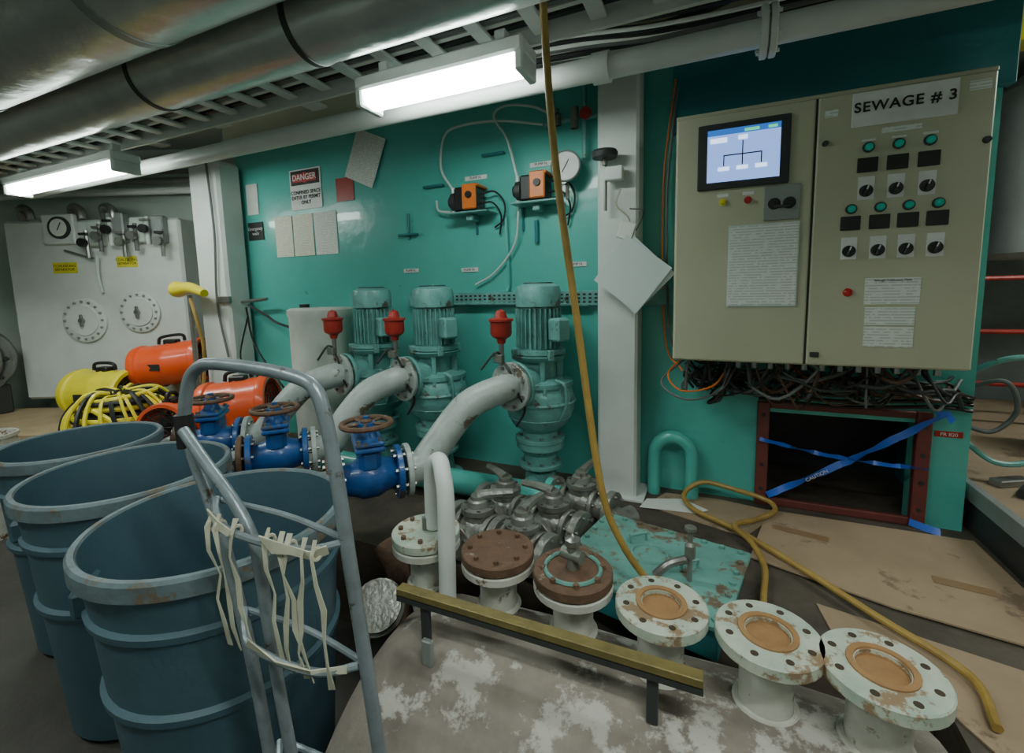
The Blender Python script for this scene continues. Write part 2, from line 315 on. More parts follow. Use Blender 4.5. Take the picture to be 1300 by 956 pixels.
b.tube([(-1.7,2.35,.965),(-1.2,2.35,.97),(-.6,2.35,.96)],.008,PTEAL,6)
b.done()
# ---------------------------------------------------------------- pumps
def pump(x,y=2.1):
    b=B('vertical_pump')
    b.lathe((x,y,0.0),(0,0,1),[(0,0),(0,.13),(.03,.13),(.055,.085),(.145,.075),(.225,.085),(.26,.12),(.305,.12),(.31,.09),(.345,.09),(.385,.14),(.455,.17),(.525,.175),(.585,.15),(.615,.11),(.625,0)],PTEAL,28)
    b.flange((x,y,.305),(0,0,1),.125,.07,.022,PTEAL,STEEL,8)
    b.flange((x,y,.17),(0,0,1),.11,.06,.02,PTEAL,STEEL,8)
    for k in range(12):
        a=2*math.pi*k/12; b.lathe((x+.155*math.cos(a),y+.155*math.sin(a),.56),(0,0,1),[(0,0),(0,.012),(.03,.012),(.03,0)],PTEAL,6)
    b.lathe((x,y,.56),(0,0,1),[(0,.15),(.02,.165),(.04,.165),(.045,.13),(.05,.085),(.13,.085),(.145,.12),(.165,.135),(.18,.1)],PTEAL,28)
    for k in range(4):
        a=math.pi*k/2+.5; b.box((x+.1*math.cos(a),y+.1*math.sin(a),.65),(.035,.025,.12),PTEAL,Matrix.Rotation(a,3,'Z'))
    z0=.735
    b.lathe((x,y,z0),(0,0,1),[(0,0),(0,.13),(.02,.13),(.025,.09),(.225,.09),(.23,.109),(.30,.112),(.325,.104),(.34,.07),(.345,0)],PTEAL,30)
    for k in range(28):
        a=2*math.pi*k/28; b.box((x+.10*math.cos(a),y+.10*math.sin(a),z0+.125),(.024,.005,.19),PTEAL,Matrix.Rotation(a,3,'Z'),0)
    for r in (.03,.05,.07): b.ring((x,y,z0+.342),(0,0,1),r,.003,DARK,24,6)
    b.box((x+.12,y-.05,z0+.12),(.08,.08,.11),PTEAL,(0,0,-30),.01)
    for k in range(4):
        a=math.pi*k/2+.8; b.box((x+.125*math.cos(a),y+.125*math.sin(a),z0),(.035,.03,.05),PTEAL,Matrix.Rotation(a,3,'Z'))
    dv=V((-.30,-.954,0)).normalized(); c=V((x,y,.60)); 
    b.cyl(c+dv*.08,c+dv*.19,.075,PTEAL,24); b.flange(c+dv*.185,dv,.115,.075,.02,PTEAL,STEEL,8)
    b.ring((x,y,.50),(0,0,1),.172,.01,PTEAL,36,6); b.ring((x,y,.42),(0,0,1),.15,.008,PTEAL,36,6)
    b.tube([(x+.12,y-.1,.62),(x+.17,y-.12,.60),(x+.17,y-.1,.5),(x+.13,y-.08,.42)],.008,PTEAL,8)
    b.done(); return c+dv*.2,dv
def gatevalve(c,ax):
    b=B('gate_valve'); c=V(c); ax=V(ax).normalized()
    b.lathe(c-ax*.12,ax,[(0,0),(.0,.05),(.02,.06),(.06,.07),(.09,.085),(.15,.085),(.18,.07),(.22,.06),(.24,.05),(.24,0)],BLUEV,24)
    for s_ in (-1,1): b.flange(c+ax*s_*.115,ax,.11,.06,.024,BLUEV,STEEL,8)
    R=Matrix.Rotation(math.atan2(ax.y,ax.x),3,'Z')
    b.box(c+V((0,0,.085)),(.085,.15,.10),BLUEV,R,.02); b.box(c+V((0,0,.135)),(.11,.19,.02),BLUEV,R,.006); b.box(c+V((0,0,.157)),(.11,.19,.016),BLUEV,R,.006)
    for sx in (-1,1):
        for sy in (-1,1): b.lathe(c+R@V((sx*.04,sy*.075,.12)),(0,0,1),[(0,.009),(.055,.009),(.055,0)],STEEL,6)
    b.lathe(c+V((0,0,.16)),(0,0,1),[(0,.045),(.02,.035),(.05,.025),(.052,.035),(.065,.035),(.065,.012),(.09,.012),(.09,0)],BLUEV,16)
    w=c+V((0,0,.22)); b.ring(w,(0,0,1),.095,.011,RUST,32,8)
    for k in range(5):
        a=2*math.pi*k/5+.3; b.cyl(w,w+V((.09*math.cos(a),.09*math.sin(a),0)),.007,RUST,6)
    b.lathe(w-V((0,0,.012)),(0,0,1),[(0,.022),(.024,.022),(.034,.01),(.034,0)],RUST,12)
    b.done()
P=[(-1.82,(-2.33,1.45,.31)),(-1.40,(-1.83,1.42,.31)),(-.79,(-1.26,1.38,.31))]
for i,(x,vc) in enumerate(P):
    e,dv=pump(x)
    vc=V(vc); t=V((e.x-vc.x,e.y-vc.y,0)).normalized(); t=(t+V((.1,.0,0))).normalized()
    gatevalve(vc,t)
    b=B('discharge_pipe'); s0=vc+t*.15
    b.tube([e+dv*.01,e+dv*.08,e.lerp(s0,.45)+V((0,0,.07)),e.lerp(s0,.75)+V((0,0,.0)),s0+t*.07+V((0,0,.012)),s0],.066,PIPEG,20,6)
    b.flange(e+dv*.018,dv,.115,.07,.02,PIPEG,STEEL,8); b.flange(s0+t*.002,t,.11,.06,.022,PIPEG,STEEL,8)
    s1=vc-t*.15; b.flange(s1,t,.11,.06,.022,RUST,STEEL,8)
    b.tube([s1,s1-t*.05+V((0,0,-.01)),s1-t*.07+V((0,0,-.08)),s1-t*.07+V((0,0,-.24)),s1-t*.07+V((0,0,-.68)) ],.05,PIPEG,16,6)
    b.done()
    b=B('relief_valve'); rx=x-.11; ry=1.90
    b.lathe((rx,ry,.80),(0,0,1),[(0,0),(0,.018),(.02,.022),(.035,.045),(.05,.05),(.1,.05),(.105,.058),(.115,.058),(.12,.03),(.15,.022),(.16,0)],RED,16)
    b.cyl((rx,ry,.70),(rx,ry,.80),.012,STEEL,10); b.box((rx-.01,ry-.01,.73),(.045,.035,.04),BRONZE); b.tube([(rx,ry,.74),(rx-.02,ry-.03,.76),(rx-.09,ry-.04,.68)],.006,DARK,6); b.tube([(rx,ry,.72),(rx+.05,ry-.03,.68),(rx+.10,ry-.05,.58),(rx+.12,ry-.02,.5),(rx+.08,ry-.03,.42)],.006,BLACK,6); b.done()
b=B('suction_header'); b.cyl((-2.1,1.90,.09),(-.62,1.90,.09),.06,TEAL,18)
for x in (-1.82,-1.40,-.79): b.flange((x+.12,1.90,.09),(1,0,0),.09,.06,.03,TEAL,STEEL,8); b.cyl((x,1.9,.09),(x,1.985,.09),.05,PTEAL,14)
b.done()
b=B('chemical_drum'); b.lathe((-2.30,2.17,.0),(0,0,1),[(0,0),(0,.18),(.02,.185),(.45,.19),(.47,.198),(.49,.19),(.90,.19),(.92,.198),(.95,.198),(.96,.18),(.965,0)],DRUM,32); b.lathe((-2.36,2.1,.965),(0,0,1),[(0,.03),(.02,.03),(.02,0)],BLACK,12); b.done()
# ---------------------------------------------------------------- wall items
def sheet(name,x,z,w,h,m,rot=0,y=2.396):
    b=B(name); b.box((x,y,z),(w,.003,h),m,(0,rot,0),0); return b
b=sheet('danger_sign',-2.60,1.77,.29,.27,TXTW); b.ext(-2.73,-2.47,2.391,2.395,1.80,1.895,TXT,0)
b.lathe((-2.6,2.391,1.847),(0,-1,0),[(0,.035),(.002,.035),(.002,0)],TXTR,24); b.ext(-2.71,-2.49,2.388,2.391,1.82,1.874,TXTR,.001)
b.text('DANGER',(-2.6,2.386,1.847),.055,TXTW,bold=.001); b.text('CONFINED SPACE\nENTER BY PERMIT\nONLY',(-2.6,2.393,1.715),.034,TXT,bold=.0008); b.done()
for x,w in ((-2.84,.17),(-2.65,.19),(-2.44,.20)): sheet('posted_document',x,1.46,w,.285,PRINTY if x<-2.5 else PRINT).done()
b=sheet('posted_document',-2.06,1.90,.24,.31,PRINT,24,2.385); b.done()
sheet('red_plaque',-2.25,1.73,.15,.15,RED).done()
b=B('wash_station_sign'); b.box((-3.13,2.395,1.52),(.16,.004,.13),TXT); b.text('Emergency\nwash',(-3.13,2.391,1.52),.035,TXTW); b.box((-3.14,2.395,1.75),(.12,.004,.22),PAPER); b.done()
for x,z,w in ((-1.75,1.18,.11),(-1.33,1.17,.11),(-.68,1.175,.11),(-1.27,1.69,.14),(-.87,1.715,.13)):
    b=B('pump_label'); b.ext(x-w/2,x+w/2,2.393,2.399,z-.012,z+.012,TXTW,0); b.text('PUMP N.',(x,2.391,z),.02,TXT); b.done()
for x,z in ((-1.15,1.80),(-1.55,1.67),(-1.75,1.4)):
    b=B('wall_bracket'); b.box((x,2.38,z),(.14,.03,.014),TEALD); b.done()
b=B('wall_conduit'); 
for x in (-1.75,-1.27,-.98): b.box((x,2.39,1.45),(.012,.015,.16),TEALD)
b.cyl((-.9,2.385,1.3),(-.9,2.385,1.42),.012,TEALD,8); b.done()
def dosing(x,z):
    b=B('dosing_pump')
    b.ext(x-.13,x+.13,2.26,2.395,z-.085,z-.075,PTEAL,.002); b.ext(x-.02,x+.02,2.3,2.395,z-.12,z-.085,PTEAL)
    b.ext(x-.08,x+.06,2.27,2.39,z-.072,z+.06,BLACK,.01); b.ext(x-.02,x+.065,2.255,2.275,z-.065,z+.07,ORL,.006); b.ext(x-.0,x+.075,2.26,2.39,z+.055,z+.07,ORL,.006)
    b.lathe((x+.025,2.256,z+.01),(0,-1,0),[(0,.02),(.012,.018),(.012,0)],BLACK,14)
    b.lathe((x-.08,2.32,z-.01),(-1,0,0),[(0,.05),(.03,.05),(.035,.035),(.05,.03),(.05,0)],DARK,18)
    b.cyl((x-.11,2.32,z-.01),(x-.11,2.32,z+.07),.01,CLEAR,8); b.cyl((x-.11,2.32,z-.08),(x-.11,2.32,z),.01,CLEAR,8)
    b.tube([(x+.06,2.33,z-.03),(x+.13,2.34,z-.03),(x+.17,2.36,z-.1),(x+.15,2.38,z-.2)],.005,BLACK,6)
    b.tube([(x+.06,2.33,z+.02),(x+.14,2.34,z+.03),(x+.19,2.36,z-.03),(x+.18,2.37,z-.12),(x+.12,2.38,z-.16)],.005,BLACK,6); b.done()
dosing(-1.27,1.56); dosing(-.87,1.58)
b=B('dosing_tubing')
b.tube([(-1.38,2.32,1.62),(-1.46,2.33,1.75),(-1.44,2.34,1.92),(-1.35,2.35,1.97),(-1.1,2.35,1.96),(-.84,2.35,1.90)],.007,CLEAR,8)
b.tube([(-.98,2.32,1.64),(-1.04,2.33,1.85),(-1.12,2.34,1.98),(-1.06,2.35,2.03),(-.9,2.35,2.0),(-.78,2.33,1.93)],.007,CLEAR,8)
b.tube([(-1.40,2.33,1.50),(-1.5,2.35,1.52),(-1.52,2.36,1.58)],.007,CLEAR,8)
b.tube([(-1.08,2.38,1.45),(-1.07,2.38,1.1),(-1.08,2.38,1.04)],.009,TEAL,8); b.tube([(-.98,2.33,1.5),(-1.02,2.36,1.3),(-1.15,2.37,1.15),(-1.28,2.37,1.08)],.006,CLEAR,8)
b.cyl((-.84,2.35,1.90),(-.55,2.35,1.90),.013,PTEAL,10); b.cyl((-.62,2.35,1.7),(-.62,2.35,2.08),.013,PTEAL,10)
b.lathe((-.76,2.34,1.88),(0,0,1),[(0,.022),(.05,.022),(.06,.012),(.08,.012),(.08,0)],BRONZE,12); b.lathe((-.60,2.30,1.9),(0,-1,0),[(0,.03),(.01,.03),(.012,0)],RED,14)
b.lathe((-.66,2.31,1.84),(0,0,1),[(0,.02),(.1,.02),(.11,0)],BRONZE,10); b.done()
b=B('pressure_gauge'); dg=V((.1,-1,.0)); g=V((-.70,2.30,1.655)); b.lathe(g,dg,[(0,0),(0,.07),(.03,.078),(.038,.074),(.034,.068)],ALU,32); b.lathe(g,dg,[(.033,.07),(.034,0)],TXTW,32)
b.box(g+dg.normalized()*.036,(.004,.002,.07),TXT,(0,30,6),0); b.cyl((-.70,2.31,1.58),(-.70,2.31,1.5),.01,BRONZE,8); b.cyl(g,g+V((0,.09,0)),.012,BRONZE,8)
b.done()
b=B('isolation_valve'); b.cyl((-.47,2.14,1.64),(-.47,2.14,1.6),.01,BRONZE,8); b.lathe((-.47,2.13,1.63),(0,0,1),[(0,0),(0,.055),(.02,.06),(.03,.055),(.032,0)],DARK,20); b.box((-.43,2.15,1.56),(.08,.05,.06),WHITE); b.cyl((-.47,2.15,1.62),(-.47,2.15,1.40),.008,STEEL,8); b.done()
b=B('hanging_document'); 
b.box((-.345,2.12,1.105),(.25,.004,.25),SHINYP,(6,38,0),0); b.box((-.335,2.135,1.10),(.25,.004,.25),SHINYP,(3,44,0),0)
b.box((-.37,2.13,1.30),(.07,.02,.08),PAPER,(0,20,0)); b.tube([(-.37,2.15,1.24),(-.36,2.14,1.35),(-.42,2.15,1.42),(-.40,2.16,1.5)],.004,STRAP,6); b.tube([(-.33,2.15,1.3),(-.30,2.14,1.38),(-.36,2.15,1.4)],.003,DARK,6); b.done()
# ---------------------------------------------------------------- flanged stubs + tank
ST=[(-.83,1.15),(-.57,1.14),(-.335,1.125),(-.10,1.08),(.127,1.07),(.325,1.05)]
b=B('insulated_tank'); b.lathe((-.90,.98,-.33),(1,0,0),[(0,0),(.03,.3),(.08,.41),(.14,.44),(.45,.452),(.8,.445),(1.1,.452),(1.36,.44),(1.40,.3),(1.42,0)],TANKM,48)
for i,(x,y) in enumerate(ST):
    b.cyl((x,y,.03),(x,y,.255),.055,DWHITE,24)
    if i<3:
        b.flange((x,y,.245),(0,0,1),.108,.055,.024,DWHITE,RUST,8,hole=.045)
        b.flange((x,y,.275),(0,0,1),.108,.055,.028,RUST if i else GGREEN,RUST,8)
    else:
        b.flange((x,y,.270),(0,0,1),.108,.06,.030,GGREEN,RUST,8,hole=.045,holes=True)
        b.lathe((x,y,.282),(0,0,1),[(0,.060),(.007,.060),(.007,.048),(-.01,.044),(-.02,0)],WOOD,24)
    b.ring((x,y,.115),(0,0,1),.06,.008,DWHITE,24,6)
x,y=ST[2]; b.ring((x,y,.292),(0,0,1),.075,.006,HTEAL,24,6); b.cyl((x,y,.29),(x,y,.37),.016,BRONZE,12); b.lathe((x,y,.33),(1,-.3,0),[(-.03,0),(-.03,.018),(.03,.018),(.03,0)],BRONZE,12); b.lathe((x,y,.36),(0,0,1),[(0,.022),(.015,.022),(.02,.008),(.03,0)],STEEL,8)
x,y=ST[0]; b.cyl((x,y,.29),(x,y,.33),.012,BRONZE,10)
b.done()
b=B('vent_gooseneck'); b.tube([(-.70,1.06,.09),(-.70,1.07,.35),(-.705,1.08,.45),(-.725,1.10,.51),(-.755,1.13,.535),(-.79,1.15,.51),(-.805,1.16,.45),(-.81,1.165,.295)],.026,WHITE,14); b.done()
b=B('brass_angle_bar'); b.ext(-.76,.0,.905,.935,.240,.262,BARY,.002); b.ext(-.76,.0,.905,.91,.226,.245,DARK,.001)
for x in (-.68,-.10): b.ext(x-.012,x+.012,.915,.932,.115,.24,DARK,.002)
b.ext(-.66,-.63,.87,.885,.10,.17,ALU,.003); b.done()
b=B('tank_hatch_plate'); R=Matrix.Rotation(math.radians(-12),3,'Z'); c=V((-.17,1.53,0))
b.box(c+V((0,0,.05)),(.50,.40,.10),TEALD,R,.004); b.box(c+V((0,0,.112)),(.54,.44,.018),HTEAL,R,.004)
for i in range(9):
    for sy in (-1,1): b.lathe(c+R@V((-.24+i*.06,sy*.195,.118)),(0,0,1),[(0,.010),(.012,.010),(.012,0)],HTEAL,6)
for i in range(1,6):
    for sx in (-1,1): b.lathe(c+R@V((sx*.25,-.195+i*.065,.118)),(0,0,1),[(0,.010),(.012,.010),(.012,0)],HTEAL,6)
for ox,oy in ((-.1,.05),(.1,-.02)):
    p=c+R@V((ox,oy,.12)); b.tube([p,p+V((0,0,.03)),p+R@V((.04,.05,.03)),p+R@V((.04,.05,0))],.006,HTEAL,8,smooth=False)
b.ring(c+R@V((-.02,.02,.122)),(0,0,1),.06,.006,HTEAL,24,6)
b.tube([c+V((.02,-.12,.14)),c+V((.06,-.11,.18)),c+V((.11,-.08,.19))],.013,STEEL,8); b.cyl(c+V((.12,-.08,.12)),c+V((.12,-.08,.20)),.008,STEEL,8); b.lathe(c+V((.12,-.08,.2)),(0,0,1),[(0,.016),(.04,.016),(.05,.008),(.09,.008),(.09,.018),(.10,.018),(.10,0)],BRONZE,10)
b.done()
# valve manifold
b=B('valve_manifold'); random.seed(3)
rows=[((-.95,1.55),(-.52,1.44)),((-.93,1.75),(-.46,1.64)),((-.66,1.93),(-.38,1.86))]
for k,((x0,y0),(x1,y1)) in enumerate(rows):
    z=.095; b.cyl((x0,y0,z),(x1,y1,z),.052,MANI,18)
    dd=V((x1-x0,y1-y0,0)); L=dd.length; dd.normalize(); pp=V((dd.y,-dd.x,0))
    nb=2 if k<2 else 1
    for j in range(nb+1): b.flange(V((x0,y0,z))+dd*(L*j/nb),dd,.085,.05,.032,MANI,STEEL,6,seg=20)
    for j in range(nb):
        q_=V((x0,y0,z))+dd*(L*(j+.5)/nb)
        b.flange(q_-dd*.07,dd,.078,.05,.02,MANI,STEEL,6,seg=20); b.flange(q_+dd*.07,dd,.078,.05,.02,MANI,STEEL,6,seg=20)
        b.lathe(q_,dd,[(-.06,.055),(-.035,.075),(0,.083),(.035,.075),(.06,.055)],MANI,20)
        b.lathe(q_,(0,0,1),[(0,.065),(.075,.06),(.08,.068),(.10,.068),(.102,.045),(.125,.04),(.13,.03),(.145,.028),(.145,0)],MANI,18)
        for m_ in range(6):
            a=m_*math.pi/3; b.lathe(q_+V((.057*math.cos(a),.057*math.sin(a),.09)),(0,0,1),[(0,.008),(.018,.008),(.018,0)],STEEL,6)
        a=[.5,2.6,1.4,3.0][(2*j+k)%4]; h=V((math.cos(a),math.sin(a),.05))*.14
        b.tube([q_+V((0,0,.14)),q_+h*.4+V((0,0,.145)),q_+h+V((0,0,.14))],.018,MANI,8,rfun=lambda t:1.2-.4*t)
        if k<2: b.cyl(q_,q_+pp*.12,.046,MANI,14); b.flange(q_+pp*.115,pp,.072,.04,.024,MANI,STEEL,6,seg=18)
b.cyl((-.40,1.80,.06),(-.30,1.92,.06),.045,MANI,16); b.lathe((-.36,1.85,.06),(.64,.77,0),[(-.03,.05),(-.02,.06),(.02,.06),(.03,.05)],MANI,16)
b.tube([(-.95,1.44,.03),(-.7,1.40,.04),(-.55,1.42,.04)],.02,MANI,10); b.done()
b=B('drain_pipework'); b.cyl((-1.08,1.30,.1),(-.95,1.34,.1),.05,RUST,14); b.flange((-1.02,1.315,.1),(.95,.31,0),.085,.05,.03,RUST,STEEL,8); b.tube([(-1.0,1.33,.1),(-.95,1.33,.06),(-.94,1.3,-.05),(-1.0,1.24,-.15),(-1.02,1.2,-.4)],.05,RUST,14); b.flange((-.95,1.28,-.08),(0,.5,.8),.085,.05,.03,RUST,STEEL,8)
b.tube([(-1.05,1.2,.16),(-.98,1.18,.10),(-.96,1.16,-.0),(-.95,1.12,-.2),(-.98,1.1,-.4)],.04,RUST,12)
b.lathe((-.98,1.08,.02),(.35,-.5,.6),[(-.12,.05),(0,.06),(.0,.085),(.03,.085),(.035,.075),(.06,.075),(.06,0)],MANI,24); b.done()
# ---------------------------------------------------------------- cardboard, right platform
def slab(name,pts,z,th,m,extra=None):
    b=B(name); n_=len(pts); vs=[(x,y,z) for x,y in pts]+[(x,y,z+th) for x,y in pts]
    b.add(vs,[list(range(n_))[::-1],list(range(n_,2*n_))]+[[i,(i+1)%n_,n_+(i+1)%n_,n_+i] for i in range(n_)],m)
    if extra: extra(b)
    b.done()
slab('cardboard_sheet',[(-.28,2.16),(.14,2.02),(.30,2.30),(.05,2.35),(-.2,2.33)],.001,.004,CARD)
slab('cardboard_sheet',[(.15,1.86),(.55,1.72),(.98,1.64),(.97,2.30),(.25,2.30)],.006,.006,CARD,lambda b:(b.box((.80,1.93,.0135),(.16,.045,.001),TAPEB,(0,0,-8),0),b.box((.35,2.12,.0135),(.2,.04,.001),TAPEB,(0,0,-12),0)))
slab('cardboard_sheet',[(.33,1.66),(1.3,1.44),(1.3,.6),(.66,.6),(.62,1.2),(.50,1.42),(.36,1.45)],.001,.005,CARD)
slab('paper_scrap',[(-.30,2.12),(-.05,2.15),(.0,2.2),(-.12,2.28),(-.28,2.22)],.0075,.002,PAPER)
b=B('raised_deck'); b.ext(1.0,3.1,1.62,4.3,0,.17,DARK,.004); b.ext(.99,1.02,1.62,4.3,.13,.20,ALU,.002); b.ext(1.02,3.1,1.62,4.3,.17,.19,CARD,.002); b.done()
b=B('tool_bundle'); b.tube([(1.12,2.35,.21),(1.18,2.42,.215),(1.28,2.4,.21)],.02,DARK,8); b.box((1.15,2.5,.205),(.15,.05,.03),STEEL,(0,0,30)); b.done()
b=B('white_vessel'); b.lathe((1.98,3.95,1.17),(0,0,1),[(0,0),(0,.36),(.03,.40),(1.0,.40),(1.1,.3),(1.12,0)],WHITE,32); b.cyl((1.98,3.95,.19),(1.98,3.95,1.2),.06,WHITE,12); b.done()
b=B('red_guard_rail')
for z in (.45,.75,1.05): b.cyl((1.1,3.45,z),(3.0,3.45,z),.014,RED,10)
for x in (1.25,2.1,2.95): b.cyl((x,3.45,.19),(x,3.45,1.06),.018,RED,10)
b.done()
b=B('pipe_coil'); b.tube([(.99,2.6,.62),(1.1,2.5,.72),(1.2,2.5,.70),(1.25,2.5,.5),(1.22,2.5,.32),(1.1,2.5,.28),(1.0,2.55,.36)],.012,PTEAL,8); b.tube([(.99,2.62,.55),(1.12,2.55,.62),(1.17,2.55,.5),(1.1,2.55,.4),(1.0,2.55,.42)],.01,CABLE,8); b.done()
b=B('background_machinery'); b.cyl((1.5,2.95,.62),(1.85,3.0,.62),.08,STEEL,20); b.flange((1.55,2.957,.62),(.98,.14,0),.12,.08,.03,STEEL,DARK,8); b.ext(1.5,1.9,2.85,3.1,.19,.54,DARK); b.done()
b=B('yellow_crane_beam'); b.ext(1.05,3.1,2.9,3.05,2.1,2.28,YELLOW,.005); b.done()
# ---------------------------------------------------------------- hose and rope
b=B('hanging_hose'); b.tube([(-.47,1.3,2.3),(-.46,1.3,1.85),(-.43,1.3,1.42),(-.37,1.3,.97),(-.30,1.3,.47),(-.24,1.32,.28),(-.15,1.35,.135)],.011,HOSE,10); b.done()
b=B('floor_hose')
b.tube([(.62,1.3,.022),(.63,1.46,.025),(.48,1.62,.03),(.34,1.78,.03),(.20,1.92,.035),(.08,2.04,.03),(-.06,2.14,.03),(-.11,2.24,.05),(-.03,2.30,.10),(.12,2.31,.08),(.25,2.31,.05),(.27,2.24,.035),(.18,2.12,.035),(.10,2.0,.055),(.155,1.90,.05),(.19,1.78,.03),(.175,1.62,.03),(.16,1.5,.02)],.011,HOSE,10); b.done()
# ---------------------------------------------------------------- bins
def bin_(x,y,r,top=.45):
    b=B('utility_bin'); z0=-.4; h=top-z0; rb=r*.76
    f=lambda t:rb+(r*.94-rb)*t
    b.lathe((x,y,z0),(0,0,1),[(0,0),(0,rb-.02),(.02,rb),(h*.55,f(.55)),(h*.56,f(.55)+.012),(h*.58,f(.58)+.012),(h*.59,f(.59)),(h*.80,f(.8)),(h*.81,f(.8)+.010),(h*.83,f(.84)+.010),(h*.84,f(.85)),(h-.05,r*.94)],BIN,56)
    b.lathe((x,y,z0),(0,0,1),[(h-.05,r*.94),(h-.05,r*.98),(h-.045,r),(h-.008,r),(h,r-.006),(h,r-.018),(h-.006,r-.022)],BINR,56)
    b.lathe((x,y,z0),(0,0,1),[(h-.006,r-.022),(h-.3,f(.65)-.012),(.05,rb-.015),(.03,0)],BIN,56)
    for s_ in (-1,1):
        a=math.radians(-125+90*(s_+1)); p=V((x+math.cos(a)*(r*.93),y+math.sin(a)*(r*.93),top-.13))
        b.box(p,(.04,.12,.07),BIN,Matrix.Rotation(a,3,'Z'),.01)
    b.done()
bin_(-1.245,.775,.32); bin_(-1.88,.87,.305); bin_(-2.47,.98,.28)
# ---------------------------------------------------------------- hand truck
b=B('hand_truck'); M=TRUCKM
b.tube([(-.80,.57,-.36),(-.83,.57,0),(-.86,.57,.253),(-.90,.57,.46),(-.945,.57,.61),(-.985,.57,.70),(-1.01,.57,.77),(-1.0,.57,.83),(-.975,.57,.885),(-.935,.57,.912),(-.88,.57,.918),(-.75,.57,.913),(-.665,.57,.902),(-.630,.57,.885),(-.612,.57,.84),(-.595,.57,.74),(-.575,.57,.56),(-.552,.57,.364),(-.515,.57,0),(-.49,.57,-.36)],.0125,M,12)
b.tube([(-1.0,.56,.775),(-.93,.557,.715),(-.845,.555,.64),(-.80,.555,.56),(-.785,.555,.42),(-.77,.555,.28),(-.73,.555,-.0),(-.68,.555,-.36)],.0115,M,12)
b.lathe((-1.01,.57,.765),(-.05,0,1),[(-.03,.0),(-.03,.018),(.04,.018),(.04,0)],BLACK,12)
for z,s_ in ((.605,0),(.375,.035),(.10,.08)):
    b.tube([(-.93+s_*1.6,.57,z+.03),(-.895+s_*1.5,.545,z+.015),(-.84+s_,.53,z),(-.73+s_*.8,.527,z-.003),(-.64+s_*.5,.535,z+.002),(-.585+s_*.5,.565,z+.01)],.007,M,8)
    b.tube([(-.93+s_*1.6,.575,z+.025),(-.75+s_,.585,z+.02),(-.585+s_*.5,.575,z+.01)],.006,M,8)
yy=.522
for i_,(x,x2) in enumerate(((-.885,-.87),(-.862,-.84),(-.815,-.79),(-.725,-.715),(-.69,-.70),(-.672,-.645),(-.635,-.66),(-.612,-.60))):
    w1=.010*math.sin(i_*2.1); w2=.012*math.cos(i_*1.7)
    b.strip([(x-.004,yy+.012,.63),(x,yy-.002,.607),(x+w1,yy-.004,.56),(x*.6+x2*.4+w2,yy+.003,.51),(x*.4+x2*.6+w1,yy-.002,.46),(x2+w2*.5,yy,.41),(x2,yy+.01,.355)],.0095,.002,STRAP)
b.strip([(-.735,.520,.615),(-.70,.518,.607),(-.66,.520,.609),(-.62,.526,.605),(-.60,.545,.61)],.018,.003,STRAP,(0,0,1))
b.strip([(-.90,.535,.63),(-.86,.525,.612),(-.82,.520,.607)],.015,.003,STRAP,(0,0,1))
b.strip([(-.80,.521,.39),(-.72,.520,.375),(-.64,.525,.38),(-.58,.55,.385)],.011,.003,STRAP,(0,0,1))
for x in (-.885,-.862,-.815,-.725,-.672,-.612): b.ring((x,.531,.607),(1,0,.1),.010,.0035,STRAP,12,6)
b.ext(-.78,-.44,.34,.57,-.38,-.37,M,.003)
for x in (-.86,-.43): b.lathe((x-.025,.67,-.30),(1,0,0),[(0,0),(0,.06),(0,.09),(.01,.1),(.04,.1),(.05,.09),(.05,0)],BLACK,28)
b.cyl((-.86,.67,-.30),(-.42,.67,-.30),.012,STEEL,10); b.tube([(-.79,.57,-.2),(-.78,.67,-.30)],.01,M,8,smooth=False); b.tube([(-.50,.57,-.2),(-.49,.67,-.30)],.01,M,8,smooth=False)
b.done()
# ---------------------------------------------------------------- left side items
b=B('plywood_deck'); Rp=Matrix.Rotation(math.radians(24),3,'Z'); b.box((-5.05,1.55,.10),(2.3,.8,.04),PLY,Rp,.003); b.box((-5.05,1.55,.04),(2.2,.7,.08),DARK,Rp,.003); b.ext(-4.0,-2.65,1.42,2.18,.0,.10,PLY,.004); b.done()
def blower(name,c,ax,R,L,m,rim=BLACK):
    b=B(name); c=V(c); ax=V(ax).normalized(); a0=c-ax*L/2
    b.lathe(a0,ax,[(0,R*.72),(0,R),(.03,R*1.04),(.05,R*1.04),(.06,R*.97),(L*.45,R*.97),(L*.5,R*1.0),(L*.55,R*.97),(L-.06,R*.97),(L-.05,R*1.04),(L-.02,R*1.04),(L,R),(L,R*.86),(L-.02,R*.84),(.05,R*.80)],m,36)
    for rr in (.2,.4,.6,.78): 
        b.ring(c-ax*(L/2-.012),ax,R*rr,.004,rim,28,6); b.ring(c+ax*(L/2-.012),ax,R*rr,.004,rim,28,6)
    b.lathe(c-ax*L*.35,ax,[(0,0),(0,R*.4),(L*.6,R*.4),(L*.6,0)],DARK,20)
    _,u,w=frame(ax)
    for k in range(8):
        a=math.pi*k/4; dd=u*math.cos(a)+w*math.sin(a)
        for s_ in (-1,1): b.cyl(c+ax*s_*(L/2-.012),c+ax*s_*(L/2-.012)+dd*R*.95,.003,rim,6)
    b.tube([c-ax*L*.2+V((0,0,R)),c-ax*L*.15+V((0,0,R+.05)),c+ax*L*.15+V((0,0,R+.05)),c+ax*L*.2+V((0,0,R))],.012,rim,8)
    b.box(c+V((0,0,R*1.0))+u*.0,(.10,.07,.05),rim,Matrix.Rotation(math.atan2(ax.y,ax.x),3,'Z'),.008)
    b.box(c-ax*.05+(n-V((0,0,n.z)))*R*.97,(.12,.004,.05),TXT,RZ,0)
    for s_ in (-1,1):
        for t in (-1,1): b.box(c+ax*s_*L*.3+u*t*R*.6-V((0,0,R*.9)),(.06,.05,R*.35),rim,Matrix.Rotation(math.atan2(ax.y,ax.x),3,'Z'),.006)
    b.done()
